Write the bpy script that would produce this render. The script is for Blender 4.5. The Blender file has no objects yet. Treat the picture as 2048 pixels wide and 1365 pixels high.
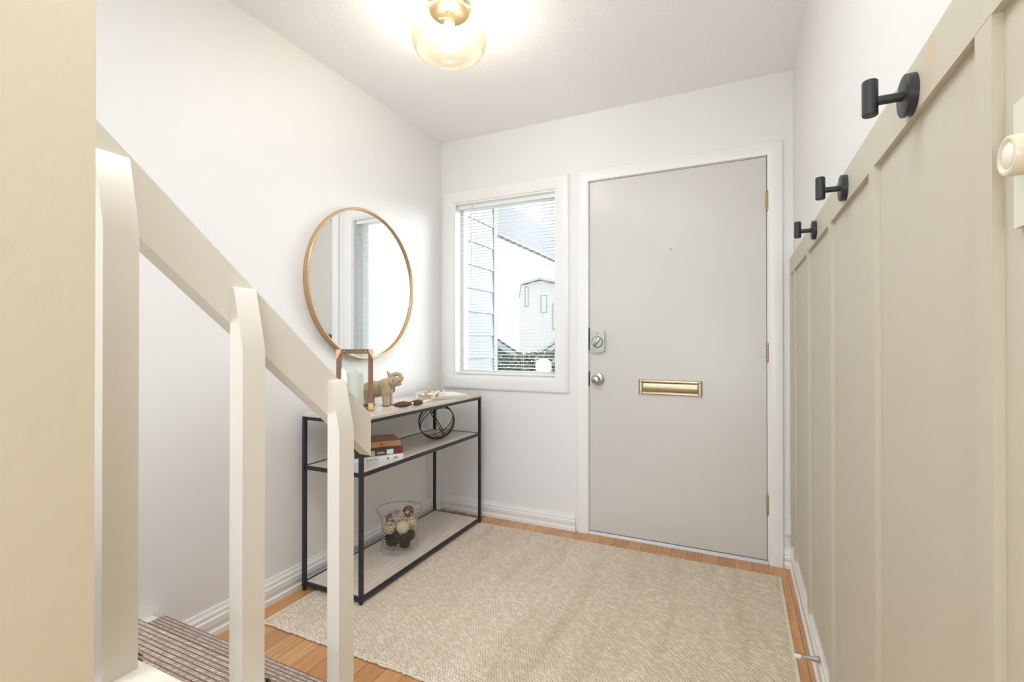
import bpy, bmesh, math, random
from mathutils import Vector, Matrix
S = bpy.context.scene
COL = S.collection
PI = math.pi
random.seed(7)

# ------------------------------------------------------------------ camera
CAM = Vector((1.8086, -2.7241, 1.1097))
FPX, YAW, PITCH = 956.3, 0.4399, 0.0046
cd = bpy.data.cameras.new('camera'); cam = bpy.data.objects.new('camera', cd); COL.objects.link(cam)
cam.location = CAM; cam.rotation_euler = (PI/2 + PITCH, 0, YAW)
cd.sensor_width = 36; cd.lens = FPX/2048*36; cd.clip_start = .02; cd.clip_end = 200
S.camera = cam
# ------------------------------------------------------------------ world, light, exposure
S.view_settings.view_transform = 'Standard'; S.view_settings.look = 'None'
S.view_settings.exposure = 0.43; S.view_settings.gamma = 1; S.view_settings.use_curve_mapping = False
S.cycles.use_denoising = True
S.cycles.max_bounces = 12; S.cycles.diffuse_bounces = 6; S.cycles.transparent_max_bounces = 24
S.cycles.sample_clamp_indirect = 6
w = bpy.data.worlds.new('overcast_sky'); S.world = w; w.use_nodes = True
bg = w.node_tree.nodes['Background']; bg.inputs[0].default_value = (.90, .95, 1, 1); bg.inputs[1].default_value = 1.1

def area(name, loc, rot, sx, sy, power, col=(1, 1, 1), portal=False):
    l = bpy.data.lights.new(name, 'AREA'); l.shape = 'RECTANGLE'; l.size = sx; l.size_y = sy
    l.energy = power; l.color = col
    o = bpy.data.objects.new(name, l); COL.objects.link(o); o.location = loc; o.rotation_euler = rot
    if portal: l.cycles.is_portal = True
    return o
area('window_portal', (.463, .14, 1.466), (-PI/2, 0, 0), .76, 1.2, 1, portal=True)
area('rear_fill_light', (2.2, -5.4, .85), (PI/2+math.radians(66), 0, math.radians(4)), 3.4, 1.5, 150, (.74, .87, 1))  # added fill behind the camera, in place of unseen living-room daylight
up_ = area('stair_fill_light', (.50, -3.15, 1.85), (math.radians(36), 0, 0), .5, .3, 5.5, (.82, .90, 1)); up_.data.spread = math.radians(120)  # unseen fill added above the stairs to light the treads from behind
area('overhead_fill_light', (1.18, -2.10, 2.44), (0, 0, 0), .7, .7, 12, (.88, .94, 1))  # added overhead fill, out of view and without a fixture
sun = bpy.data.lights.new('hazy_sun', 'SUN'); sun.energy = 5.0; sun.angle = math.radians(40); sun.color = (.92, .96, 1)
so_ = bpy.data.objects.new('hazy_sun', sun); COL.objects.link(so_); so_.rotation_euler = Vector((-.42, -.80, -.36)).to_track_quat('-Z', 'Y').to_euler()

# ------------------------------------------------------------------ helpers: projection to points
def at(u, v, zc):
    x = (u-1024)/FPX*zc; y = -(v-682.5)/FPX*zc
    c, s = math.cos(YAW), math.sin(YAW)
    z2 = zc; up = y + PITCH*z2; fz = z2 - PITCH*y
    return CAM + Vector((x*c - fz*s, x*s + fz*c, up))

# ------------------------------------------------------------------ helpers: materials
class NT:
    def __init__(s, name):
        s.m = bpy.data.materials.new(name); s.m.use_nodes = True
        s.t = s.m.node_tree; s.b = s.t.nodes['Principled BSDF']; s.o = s.t.nodes['Material Output']
    def n(s, typ, **kw):
        x = s.t.nodes.new(typ)
        for k, v in kw.items(): setattr(x, k, v)
        return x
    def set(s, sock, v):
        if hasattr(v, 'is_output') or isinstance(v, bpy.types.NodeSocket): s.t.links.new(v, sock)
        else:
            sock.default_value = v
    def math(s, op, a, b=0.0, c=0.0):
        x = s.n('ShaderNodeMath', operation=op)
        s.set(x.inputs[0], a); s.set(x.inputs[1], b); s.set(x.inputs[2], c)
        return x.outputs[0]
    def comb(s, x=0.0, y=0.0, z=0.0):
        k = s.n('ShaderNodeCombineXYZ')
        for i, v in enumerate((x, y, z)): s.set(k.inputs[i], v)
        return k.outputs[0]
    def obj(s):
        t = s.n('ShaderNodeTexCoord'); x = s.n('ShaderNodeSeparateXYZ'); s.t.links.new(t.outputs['Object'], x.inputs[0])
        return t.outputs['Object'], x.outputs[0], x.outputs[1], x.outputs[2]
    def noise(s, vec, scale, detail=3, rough=.5):
        x = s.n('ShaderNodeTexNoise'); s.set(x.inputs['Vector'], vec)
        x.inputs['Scale'].default_value = scale; x.inputs['Detail'].default_value = detail; x.inputs['Roughness'].default_value = rough
        return x.outputs['Fac']
    def white(s, vec):
        x = s.n('ShaderNodeTexWhiteNoise', noise_dimensions='3D'); s.set(x.inputs['Vector'], vec); return x.outputs['Value']
    def mix(s, f, a, b, mode='MIX'):
        x = s.n('ShaderNodeMix', data_type='RGBA', blend_type=mode); s.set(x.inputs[0], f)
        s.set(x.inputs[6], a if not isinstance(a, tuple) else (*a[:3], 1)); s.set(x.inputs[7], b if not isinstance(b, tuple) else (*b[:3], 1))
        return x.outputs[2]
    def ramp(s, f, lo, hi):
        x = s.n('ShaderNodeMapRange', clamp=True); s.set(x.inputs[0], f); x.inputs[1].default_value = lo; x.inputs[2].default_value = hi
        return x.outputs[0]
    def bump(s, h, strength=.3, dist=.001):
        x = s.n('ShaderNodeBump'); x.inputs['Strength'].default_value = strength; x.inputs['Distance'].default_value = dist
        s.set(x.inputs['Height'], h); s.t.links.new(x.outputs[0], s.b.inputs['Normal'])
    def col(s, c): s.set(s.b.inputs['Base Color'], c if not isinstance(c, tuple) else (*c[:3], 1))

def mat(name, c, rough=.5, metal=0, var=.03, scale=14, bump=0, bscale=120, bdist=.0006, spec=.5, coat=0):
    k = NT(name); v, x, y, z = k.obj()
    n = k.noise(v, scale, 3)
    d = tuple(max(0, q*(1-var*2)) for q in c)
    k.col(k.mix(n, d, c)); k.b.inputs['Roughness'].default_value = rough; k.b.inputs['Metallic'].default_value = metal
    k.b.inputs['Specular IOR Level'].default_value = spec; k.b.inputs['Coat Weight'].default_value = coat
    if bump: k.bump(k.noise(v, bscale, 4), bump, bdist)
    return k.m

M = {}
M['wall'] = mat('white_wall_paint', (.80, .795, .79), .5, var=.006, bump=.12, bscale=90)
M['wall_cream'] = mat('cream_wall_paint', (.63, .54, .39), .55, var=.02, scale=5, bump=.35, bscale=55, bdist=.002)
M['trim'] = mat('white_trim_gloss', (.84, .835, .825), .28, var=.01, bump=.05, bscale=40)
M['door'] = mat('door_offwhite_paint', (.63, .615, .575), .32, var=.01, bump=.05, bscale=30)
M['rail'] = mat('ivory_rail_paint', (.72, .67, .58), .33, var=.015, bump=.1, bscale=60)
M['greige'] = mat('greige_panel_paint', (.57, .53, .43), .45, var=.03, scale=9, bump=.12, bscale=70)
M['black'] = mat('black_powder_coat', (.018, .022, .03), .42, var=.05, bump=.2, bscale=600, bdist=.0003)
M['hookblack'] = mat('matte_black_metal', (.022, .024, .028), .38, var=.05, bump=.15, bscale=700, bdist=.0002)
M['dark'] = mat('dark_gap', (.03, .028, .025), .8)
M['brass'] = mat('brass', (.70, .61, .43), .3, 1, var=.05)
M['agedbrass'] = mat('aged_brass', (.50, .38, .22), .38, .9, var=.15, scale=60)
M['copper'] = mat('copper_bracket', (.86, .60, .36), .3, .9, var=.05)
M['nickel'] = mat('satin_nickel', (.52, .51, .49), .28, 1, var=.04)
M['gold'] = mat('gilded_wood', (.60, .42, .25), .36, .55, var=.08, scale=30)
M['walnut'] = mat('walnut_wood', (.30, .17, .10), .45, var=.2, scale=60)
M['wax'] = mat('ivory_wax', (.88, .87, .80), .4, var=.03)
M['stone'] = mat('carved_tan_resin', (.56, .43, .28), .6, var=.14, scale=60, bump=.7, bscale=170, bdist=.003)
M['plastic'] = mat('ivory_plastic', (.74, .68, .52), .3, var=.01)
M['whiteplastic'] = mat('white_plastic', (.84, .84, .82), .35, var=.01)
M['cone'] = mat('pinecone_brown', (.075, .042, .028), .6, var=.3, scale=90)
M['cream'] = mat('cream_ball', (.72, .60, .46), .6, var=.06, bump=.2, bscale=300)
M['cord'] = mat('white_cotton_cord', (.82, .80, .76), .8)
M['beadwhite'] = mat('whitewashed_bead', (.80, .72, .64), .6, var=.06)
M['beadwood'] = mat('natural_bead', (.62, .40, .20), .55, var=.1)
M['jute'] = mat('brown_jute', (.26, .13, .075), .85, var=.3, scale=180, bump=1, bscale=300, bdist=.003)
M['paper'] = mat('book_pages', (.72, .67, .58), .8, var=.08, scale=200)
M['bookwhite'] = mat('white_cover', (.82, .81, .80), .4)
M['bookorange'] = mat('orange_cover', (.42, .20, .12), .5, var=.08)
M['bookgreen'] = mat('dark_green_cover', (.06, .085, .08), .4, var=.25, scale=40)
M['yellowgreen'] = mat('yellow_patch', (.55, .52, .18), .5)
M['red'] = mat('red_patch', (.45, .02, .03), .5, var=.3, scale=200)
M['ink'] = mat('dark_ink', (.05, .05, .045), .6)
M['heart'] = mat('heart_ink', (.16, .03, .02), .6)
M['porcelain'] = mat('lampholder', (.7, .55, .35), .4, .6)
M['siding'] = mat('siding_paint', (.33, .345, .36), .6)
M['fascia'] = mat('grey_fascia_paint', (.155, .165, .18), .6)
M['housewhite'] = mat('house_white', (.92, .91, .87), .7)
M['roof'] = mat('roof_shingle', (.80, .79, .78), .8)
M['carpaint'] = mat('silver_car_paint', (.62, .64, .68), .25, .3)
M['carglass'] = mat('car_glass', (.12, .14, .15), .1)
M['tyre'] = mat('tyre_rubber', (.03, .03, .03), .8)
M['leaf'] = mat('hedge_leaf', (.15, .21, .12), .6, var=.4, scale=30)
M['ground'] = mat('pavement', (.45, .45, .43), .8, var=.05)

def glass(name, tint=(1, 1, 1), ior=1.45, refl=1.0):
    k = NT(name); t = k.n('ShaderNodeBsdfTransparent'); t.inputs[0].default_value = (*tint, 1)
    g = k.n('ShaderNodeBsdfGlossy'); g.inputs['Roughness'].default_value = .02
    lw_ = k.n('ShaderNodeLayerWeight'); lw_.inputs[0].default_value = .5
    f0 = ((ior-1)/(ior+1))**2; fr_ = k.math('ADD', k.math('MULTIPLY', k.math('POWER', lw_.outputs['Facing'], 5.0), 1-f0), f0)
    x = k.n('ShaderNodeMixShader')
    k.t.links.new(k.math('MULTIPLY', fr_, refl), x.inputs[0]); k.t.links.new(t.outputs[0], x.inputs[1]); k.t.links.new(g.outputs[0], x.inputs[2])
    k.t.links.new(x.outputs[0], k.o.inputs['Surface']); k.t.nodes.remove(k.b)
    return k.m
M['pane'] = glass('window_glass', (.97, .985, .98), 1.4)
M['vaseglass'] = glass('clear_vase_glass', (.985, .992, .987), 1.5)
M['amberglass'] = glass('amber_lamp_glass', (1.0, .95, .87), 1.5)

k = NT('greige_worn_paint'); v, x, y, z = k.obj(); n_ = k.noise(v, 30, 3)
dd = k.math('SQRT', k.math('ADD', k.math('POWER', k.math('MULTIPLY', k.math('ADD', y, .402), 1.0), 2.0), k.math('POWER', k.math('MULTIPLY', k.math('SUBTRACT', z, 1.402), .8), 2.0)))
k.col(k.mix(k.math('MULTIPLY', k.math('SUBTRACT', 1.0, k.ramp(k.math('ADD', dd, k.math('MULTIPLY', n_, .02)), .018, .045)), .5), k.mix(k.noise(v, 9, 3), (.55, .51, .41), (.57, .53, .43)), (.62, .42, .24)))
k.b.inputs['Roughness'].default_value = .45; M['greigeworn'] = k.m
k = NT('mirror_silver'); k.b.inputs['Metallic'].default_value = 1; k.b.inputs['Roughness'].default_value = .01; k.col((.93, .94, .93)); M['mirror'] = k.m
k = NT('lit_filament'); k.b.inputs['Emission Color'].default_value = (1, .80, .52, 1); k.b.inputs['Emission Strength'].default_value = 26; M['bulb'] = k.m

# ceiling: sprayed texture
k = NT('sprayed_ceiling'); v, x, y, z = k.obj(); k.col((.95, .952, .955)); k.b.inputs['Roughness'].default_value = .9
vo = k.n('ShaderNodeTexVoronoi'); k.set(vo.inputs['Vector'], v); vo.inputs['Scale'].default_value = 130
k.bump(k.math('ADD', k.noise(v, 170, 4, .7), k.math('MULTIPLY', vo.outputs['Distance'], -.5)), .55, .004); M['ceiling'] = k.m

# oak strip floor, boards along Y
k = NT('oak_strip_floor'); v, x, y, z = k.obj(); W_ = .0765
bi = k.math('FLOOR', k.math('DIVIDE', k.math('ADD', x, .040), W_)); fr = k.math('FRACT', k.math('DIVIDE', k.math('ADD', x, .040), W_))
r1 = k.white(k.comb(bi, 3.3, 0.0)); yy = k.math('ADD', k.math('DIVIDE', y, .95), k.math('MULTIPLY', r1, 7.0))
ji = k.math('FLOOR', yy); jf = k.math('FRACT', yy); r2 = k.white(k.comb(bi, ji, 1.7))
grain = k.noise(k.comb(k.math('MULTIPLY', x, 70.0), k.math('MULTIPLY', y, 5.0), k.math('MULTIPLY', r2, 30.0)), 1.6, 5, .62)
c = k.mix(r2, (.55, .27, .115), (.70, .385, .175)); c = k.mix(k.ramp(grain, .35, .72), c, k.mix(.45, c, (.22, .09, .035)))
gap = k.math('MAXIMUM', k.math('LESS_THAN', fr, .022), k.math('LESS_THAN', jf, .0025))
k.col(k.mix(gap, c, (.07, .035, .018))); k.b.inputs['Roughness'].default_value = .34
k.bump(k.math('SUBTRACT', k.math('MULTIPLY', grain, .12), gap), .3, .0012); M['floor'] = k.m

# grey oak laminate of the console (grain along Y)
k = NT('grey_oak_laminate'); v, x, y, z = k.obj()
g1 = k.noise(k.comb(k.math('MULTIPLY', x, 60.0), k.math('MULTIPLY', y, 4.0), z), 1.5, 6, .65); g2 = k.noise(k.comb(k.math('MULTIPLY', x, 18.0), k.math('MULTIPLY', y, 1.2), z), 1.2, 2)
c = k.mix(k.ramp(g1, .3, .7), (.52, .44, .36), (.76, .67, .58)); k.col(k.mix(k.math('MULTIPLY', g2, .5), c, (.62, .54, .47)))
k.b.inputs['Roughness'].default_value = .27; k.bump(g1, .1, .0004); M['laminate'] = k.m

# woven rug: small loops in staggered rows, brown flecks between them
k = NT('woven_wool_rug'); v, x, y, z = k.obj()
wob = k.noise(v, 9, 2); row = k.math('DIVIDE', k.math('ADD', y, k.math('MULTIPLY', wob, .006)), .0076)
ri = k.math('FLOOR', row); rf = k.math('FRACT', row)
u_ = k.math('ADD', k.math('DIVIDE', x, .0108), k.math('ADD', k.math('MULTIPLY', ri, .37), k.math('MULTIPLY', rf, .5)))
ci = k.math('FLOOR', u_); cf = k.math('FRACT', u_)
h = k.math('MULTIPLY', k.math('SINE', k.math('MULTIPLY', rf, PI)), k.math('POWER', k.math('SINE', k.math('MULTIPLY', cf, PI)), .6))
rr = k.white(k.comb(ci, ri, 0.0)); st = k.noise(k.comb(k.math('MULTIPLY', x, 11.0), k.math('MULTIPLY', y, 1.1), 0.0), 1.0, 4, .6)
base = k.mix(rr, (.87, .71, .55), (.96, .84, .70)); base = k.mix(k.ramp(st, .48, .78), base, (.76, .62, .46))
fl = k.math('MULTIPLY', k.math('LESS_THAN', h, k.math('ADD', .12, k.math('MULTIPLY', rr, .24))), k.math('GREATER_THAN', k.white(k.comb(ri, ci, 4.0)), .35))
base = k.mix(k.math('MULTIPLY', fl, .68), base, (.17, .095, .05))
k.col(base); k.b.inputs['Roughness'].default_value = .95; k.b.inputs['Specular IOR Level'].default_value = .1
k.bump(h, .9, .004); M['rug'] = k.m
k = NT('rug_edge_yarn'); v, x, y, z = k.obj(); n = k.noise(v, 160, 3); k.col(k.mix(n, (.58, .47, .35), (.90, .80, .66))); k.b.inputs['Roughness'].default_value = .95; k.bump(n, 1, .004); M['rugedge'] = k.m

# sisal stair carpet: corded rows along X, measured across the tread
k = NT('sisal_stair_carpet'); v, x, y, z = k.obj()
row = k.math('DIVIDE', k.math('ADD', y, z), .0118); ri = k.math('FLOOR', row); rf = k.math('FRACT', row)
u_ = k.math('ADD', k.math('DIVIDE', x, .0085), k.math('ADD', k.math('MULTIPLY', rf, -.9), k.math('MULTIPLY', k.white(k.comb(ri, 0.0, 0.0)), 1.0)))
ci = k.math('FLOOR', u_); cf = k.math('FRACT', u_)
hr = k.math('SINE', k.math('MULTIPLY', rf, PI)); hc = k.math('POWER', k.math('SINE', k.math('MULTIPLY', cf, PI)), .5)
h = k.math('MULTIPLY', k.math('POWER', hr, .7), hc); rr = k.white(k.comb(ci, ri, 2.0))
base = k.mix(rr, (.50, .375, .30), (.74, .61, .53))
base = k.mix(k.math('MULTIPLY', k.math('LESS_THAN', h, k.math('ADD', .30, k.math('MULTIPLY', rr, .14))), .85), base, (.17, .085, .05))
k.col(base); k.b.inputs['Roughness'].default_value = .9; k.b.inputs['Specular IOR Level'].default_value = .15; k.bump(h, 1, .005); M['sisal'] = k.m

# speckled and ribbed decorative balls
k = NT('speckled_seed_ball'); v, x, y, z = k.obj(); vo = k.n('ShaderNodeTexVoronoi'); k.set(vo.inputs['Vector'], v); vo.inputs['Scale'].default_value = 130
k.col(k.mix(k.ramp(vo.outputs['Distance'], .48, .72), (.74, .62, .42), (.26, .12, .05))); k.b.inputs['Roughness'].default_value = .7; k.bump(k.math('MULTIPLY', vo.outputs['Distance'], -1.0), .9, .004); M['speckle'] = k.m

# ------------------------------------------------------------------ helpers: meshes and objects
def wl(o):
    p = Vector((0, 0, 0))
    while o: p += o.location; o = o.parent
    return p
def obj(name, bm, m, parent=None, local=False, smooth=False, bevel=0, seg=2):
    """Link bm (in world coordinates, or already local to its parent) as one mesh object."""
    if bevel:
        es = [e for e in bm.edges if len(e.link_faces) == 2 and e.calc_face_angle(0) > .6]
        bmesh.ops.bevel(bm, geom=es, offset=bevel, segments=seg, profile=.5, affect='EDGES', clamp_overlap=True)
    bmesh.ops.recalc_face_normals(bm, faces=bm.faces[:])
    if parent is not None and not local: bmesh.ops.translate(bm, verts=bm.verts[:], vec=-wl(parent))
    me = bpy.data.meshes.new(name); bm.to_mesh(me); bm.free()
    if isinstance(m, (list, tuple)):
        for q in m: me.materials.append(q)
    else: me.materials.append(m)
    if smooth:
        for p in me.polygons: p.use_smooth = True
    o = bpy.data.objects.new(name, me); COL.objects.link(o); o.parent = parent
    if smooth or bevel:
        try: me.set_sharp_from_angle(angle=math.radians(38))
        except Exception: pass
    return o
def tag(o, label, cat, group=None, kind=None):
    o['label'] = label; o['category'] = cat
    if group: o['group'] = group
    if kind: o['kind'] = kind
    return o
def thing(name, label, cat, loc, rz=0, group=None):
    o = bpy.data.objects.new(name, None); COL.objects.link(o); o.empty_display_size = .05
    o.location = loc; o.rotation_euler = (0, 0, rz)
    return tag(o, label, cat, group)
def struct(o): o['kind'] = 'structure'; return o
def sroot(name, loc):
    o = bpy.data.objects.new(name, None); COL.objects.link(o); o.location = loc; o.empty_display_size = .05
    return struct(o)
def dup(root, loc, rz=None, label=None, scale=None, rot=None):
    r = root.copy(); COL.objects.link(r); r.location = loc
    if rz is not None: r.rotation_euler = (0, 0, rz)
    if rot is not None: r.rotation_euler = rot
    if scale: r.scale = (scale,)*3
    if label: r['label'] = label
    for ch in list(root.children):
        c_ = ch.copy(); COL.objects.link(c_); c_.parent = r
        for g in ch.children:
            d = g.copy(); COL.objects.link(d); d.parent = c_
    return r
def B(): return bmesh.new()
def box(bm, x0, x1, y0, y1, z0, z1):
    vs = [bm.verts.new((x, y, z)) for x in (x0, x1) for y in (y0, y1) for z in (z0, z1)]
    for f in ((0, 1, 3, 2), (4, 6, 7, 5), (0, 4, 5, 1), (2, 3, 7, 6), (0, 2, 6, 4), (1, 5, 7, 3)): bm.faces.new([vs[i] for i in f])
    return bm
def bx(*a): return box(B(), *a)
def prism(bm, pts, vec):
    """Extrude a closed polygon of 3D points by vec."""
    vec = Vector(vec); a = [bm.verts.new(p) for p in pts]; b = [bm.verts.new(Vector(p)+vec) for p in pts]; n = len(pts)
    bm.faces.new(a); bm.faces.new(b[::-1])
    for i in range(n): bm.faces.new((a[i], b[i], b[(i+1) % n], a[(i+1) % n]))
    return bm
def frame_of(d):
    d = d.normalized(); a = Vector((0, 0, 1)) if abs(d.z) < .9 else Vector((1, 0, 0))
    p = d.cross(a).normalized(); return p, d.cross(p).normalized()
def tube(bm, pts, r, n=10, closed=False, caps=True):
    pts = [Vector(p) for p in pts]; N = len(pts); rs = r if isinstance(r, (list, tuple)) else [r]*N
    rings = []; P = None
    for i, p in enumerate(pts):
        d = (pts[(i+1) % N] - pts[i-1]) if closed else (pts[min(i+1, N-1)] - pts[max(i-1, 0)])
        d.normalize()
        if P is None: P, Q = frame_of(d)
        else:
            P = (P - d*P.dot(d)).normalized(); Q = d.cross(P)
        rings.append([bm.verts.new(p + (P*math.cos(2*PI*j/n) + Q*math.sin(2*PI*j/n))*rs[i]) for j in range(n)])
    for i in range(N if closed else N-1):
        a, b = rings[i], rings[(i+1) % N]
        for j in range(n): bm.faces.new((a[j], a[(j+1) % n], b[(j+1) % n], b[j]))
    if not closed and caps: bm.faces.new(rings[0][::-1]); bm.faces.new(rings[-1])
    return bm
def lathe(bm, prof, n=40, c=(0, 0, 0), axis='z', close=False):
    """Revolve (radius, height) pairs; close joins the last pair to the first (a shell with thickness)."""
    rings = []
    for r, h in prof:
        if r < 1e-6: ring = [None]
        else: ring = [j for j in range(n)]
        vs = []
        for j in ring:
            a = 0 if j is None else 2*PI*j/n
            q = (r*math.cos(a), r*math.sin(a), h) if j is not None else (0, 0, h)
            if axis == 'x': q = (q[2], q[0], q[1])
            elif axis == 'y': q = (q[0], q[2], q[1])
            vs.append(bm.verts.new((q[0]+c[0], q[1]+c[1], q[2]+c[2])))
        rings.append(vs)
    L = len(rings)
    for i in range(L if close else L-1):
        a, b = rings[i], rings[(i+1) % L]
        if len(a) == 1 and len(b) == 1: continue
        for j in range(n):
            q = (j+1) % n
            if len(a) == 1: bm.faces.new((a[0], b[q], b[j]))
            elif len(b) == 1: bm.faces.new((a[j], a[q], b[0]))
            else: bm.faces.new((a[j], a[q], b[q], b[j]))
    return bm
def ball(bm, c, r, sub=3, sc=(1, 1, 1), rot=None):
    mx = Matrix.Translation(c) @ (rot.to_4x4() if rot else Matrix.Identity(4)) @ Matrix.Diagonal((*sc, 1))
    bmesh.ops.create_icosphere(bm, subdivisions=sub, radius=r, matrix=mx); return bm
def text(name, body, size, m, parent, loc, rot, ex=.0003):
    cu = bpy.data.curves.new(name, 'FONT'); cu.body = body; cu.size = size; cu.extrude = ex; cu.align_x = 'CENTER'; cu.align_y = 'CENTER'
    t_o = bpy.data.objects.new('lettering', cu); COL.objects.link(t_o)
    bpy.context.view_layer.update()
    me = bpy.data.meshes.new_from_object(t_o.evaluated_get(bpy.context.evaluated_depsgraph_get()))
    bpy.data.objects.remove(t_o); me.materials.clear(); me.materials.append(m); me.name = name
    o = bpy.data.objects.new(name, me); COL.objects.link(o); o.parent = parent; o.location = loc; o.rotation_euler = rot
    return o

# ------------------------------------------------------------------ room shell
W, H = 2.060, 2.461
ST = 1.05                                   # face of the wall that closes the upper stair
DX0, DX1, DZ0, DZ1 = 1.029, 1.943, .0186, 2.0506
WX0, WX1, WZ0, WZ1 = .100, .826, .890, 2.042
struct(obj('floor', bx(-.1, 5.1, -6.6, .16, -.06, 0), M['floor']))
cb = bx(-.1, 5.1, -6.6, .16, H, H+.1); ceil = struct(obj('ceiling', cb, M['ceiling']))
struct(obj('wall_left', bx(-.1, 0, -6.6, .16, 0, H), M['wall']))
bb = B()
D = .16
box(bb, 0, WX0, 0, D, 0, H); box(bb, WX1, DX0-.012, 0, D, 0, H); box(bb, DX1+.012, W, 0, D, 0, H)
box(bb, WX0, WX1, 0, D, 0, WZ0); box(bb, WX0, WX1, 0, D, WZ1, H); box(bb, DX0-.012, DX1+.012, 0, D, DZ1+.012, H)
struct(obj('wall_back', bb, M['wall']))
struct(obj('wall_right', bx(W, W+.1, -3.1, .16, 0, H), M['wall']))
struct(obj('wall_stair', bx(ST-.1, ST, -6.5, -2.391, 0, H), M['wall_cream'], bevel=.006))
struct(obj('wall_rear', bx(-.1, 5.1, -6.7, -6.6, 0, H), M['wall']))
struct(obj('wall_side', bx(5.0, 5.1, -6.6, -3.1, 0, H), M['wall']))
struct(obj('wall_hall', bx(W+.1, 5.1, -3.1, -3.0, 0, H), M['wall']))

# baseboards: moulded profile extruded along each wall
def base_prof(h, t): return [(0, 0), (t, 0), (t, .018), (t*.72, .024), (t*.70, .036), (t*.88, .042), (t*.88, h*.62), (t*.66, h*.68), (t*.66, h*.80), (t*.42, h*.88), (t*.30, h), (0, h)]
struct(obj('baseboard_left', prism(B(), [(a, -.0, b) for a, b in base_prof(.104, .018)], (0, -1.79, 0)), M['trim']))
b_ = prism(B(), [(.018, -a, b) for a, b in base_prof(.095, .018)], (.926, 0, 0)); prism(b_, [(2.018, -a, b) for a, b in base_prof(.09, .018)], (W-2.018-.012, 0, 0))
struct(obj('baseboard_back', b_, M['trim']))
struct(obj('baseboard_right', prism(B(), [(W-a, -.0, b) for a, b in base_prof(.128, .020)], (0, -3.1, 0)), M['trim']))

# board-and-batten panelling on the right wall
wr = sroot('trim_1', (2.05, -1.5, .1))
obj('panel', bx(2.0545, W, -3.08, -.001, .12, 1.46), M['greige'], wr)
obj('top_rail', bx(2.045, W+.001, -3.08, -.001, 1.447, 1.525), M['greigeworn'], wr, bevel=.0015, seg=1)
for a, b in ((-.055, -.001), (-.205, -.165), (-.672, -.630), (-1.142, -1.100), (-1.610, -1.567), (-2.073, -2.035), (-2.56, -2.52)):
    if a > -.1: continue
    obj('stile', bx(2.045, 2.0555, a, b, .118, 1.4475), M['greige'], wr, bevel=.0015, seg=1)
obj('stile', bx(2.045, 2.0555, -.035, -.001, .118, 1.4475), M['greige'], wr)

# ------------------------------------------------------------------ front door with casing
def casing(bm, x0, x1, z0, z1, wd, bottom, t=.016):
    """Mitred casing with a rounded section around an opening x0..x1, z0..z1 on the back wall."""
    sec = [(0, 0), (0, t*.55), (wd*.10, t*.80), (wd*.35, t), (wd*.8, t), (wd*.95, t*.86), (wd, t*.6), (wd, 0)]
    cs = [(x0, z0, -1, -1 if bottom else 0), (x0, z1, -1, 1), (x1, z1, 1, 1), (x1, z0, 1, -1 if bottom else 0)]
    rings = [[bm.verts.new((cx + sx*o_, -t_, cz + sz*o_)) for o_, t_ in sec] for cx, cz, sx, sz in cs]
    n = len(sec); prs = [(0, 1), (1, 2), (2, 3)] + ([(3, 0)] if bottom else [])
    for i, j in prs:
        for q in range(n): bm.faces.new((rings[i][q], rings[i][(q+1) % n], rings[j][(q+1) % n], rings[j][q]))
    if not bottom: bm.faces.new(rings[0]); bm.faces.new(rings[3][::-1])
    return bm
dr = sroot('door_1', ((DX0+DX1)/2, 0, 0))
slab = obj('door_leaf', bx(DX0, DX1, .003, .046, DZ0, DZ1), M['door'], dr, bevel=.0015, seg=1)
obj('casing', casing(B(), DX0-.006, DX1+.007, 0, DZ1+.006, .066, False), M['trim'], dr, smooth=True)
jb = B(); box(jb, DX0-.012, DX0-.003, .003, .15, 0, DZ1+.012); box(jb, DX1+.003, DX1+.012, .003, .15, 0, DZ1+.012); box(jb, DX0-.003, DX1+.003, .003, .15, DZ1+.003, DZ1+.012)
obj('jamb', jb, M['trim'], dr)
sb = B(); box(sb, DX0-.003, DX0+.02, .05, .075, 0, DZ1); box(sb, DX1-.02, DX1+.003, .05, .075, 0, DZ1); box(sb, DX0+.02, DX1-.02, .05, .075, DZ1-.02, DZ1+.003); box(sb, DX0+.02, DX1-.02, .055, .075, 0, .03)
obj('door_stop_strip', sb, M['dark'], dr)
obj('threshold', prism(B(), [(DX0-.004, -.012, 0), (DX0-.004, -.012, .003), (DX0-.004, .0, .0145), (DX0-.004, .10, .0145), (DX0-.004, .10, 0)], (DX1-DX0+.008, 0, 0)), mat('threshold_metal', (.62, .62, .64), .5, .3), dr)
for z0, z1 in ((1.779, 1.878), (1.014, 1.112), (.249, .350)):
    hb = B()
    for q in range(5): lathe(hb, [(0, 0), (.0062, 0), (.0070, .002), (.0070, (z1-z0-.008)/5-.002), (.0062, (z1-z0-.008)/5-.0005), (0, (z1-z0-.008)/5-.0005)], 14, (DX1+.0045, -.0045, z0+.004+q*(z1-z0-.008)/5))
    lathe(hb, [(0, -.004), (.004, -.003), (.0055, .001), (.0055, .004), (0, .004)], 12, (DX1+.0045, -.0045, z0)); lathe(hb, [(0, -.004), (.0055, -.004), (.0055, 0), (.004, .003), (0, .004)], 12, (DX1+.0045, -.0045, z1))
    hg = obj('hinge', hb, M['agedbrass'], dr, smooth=True)
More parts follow.
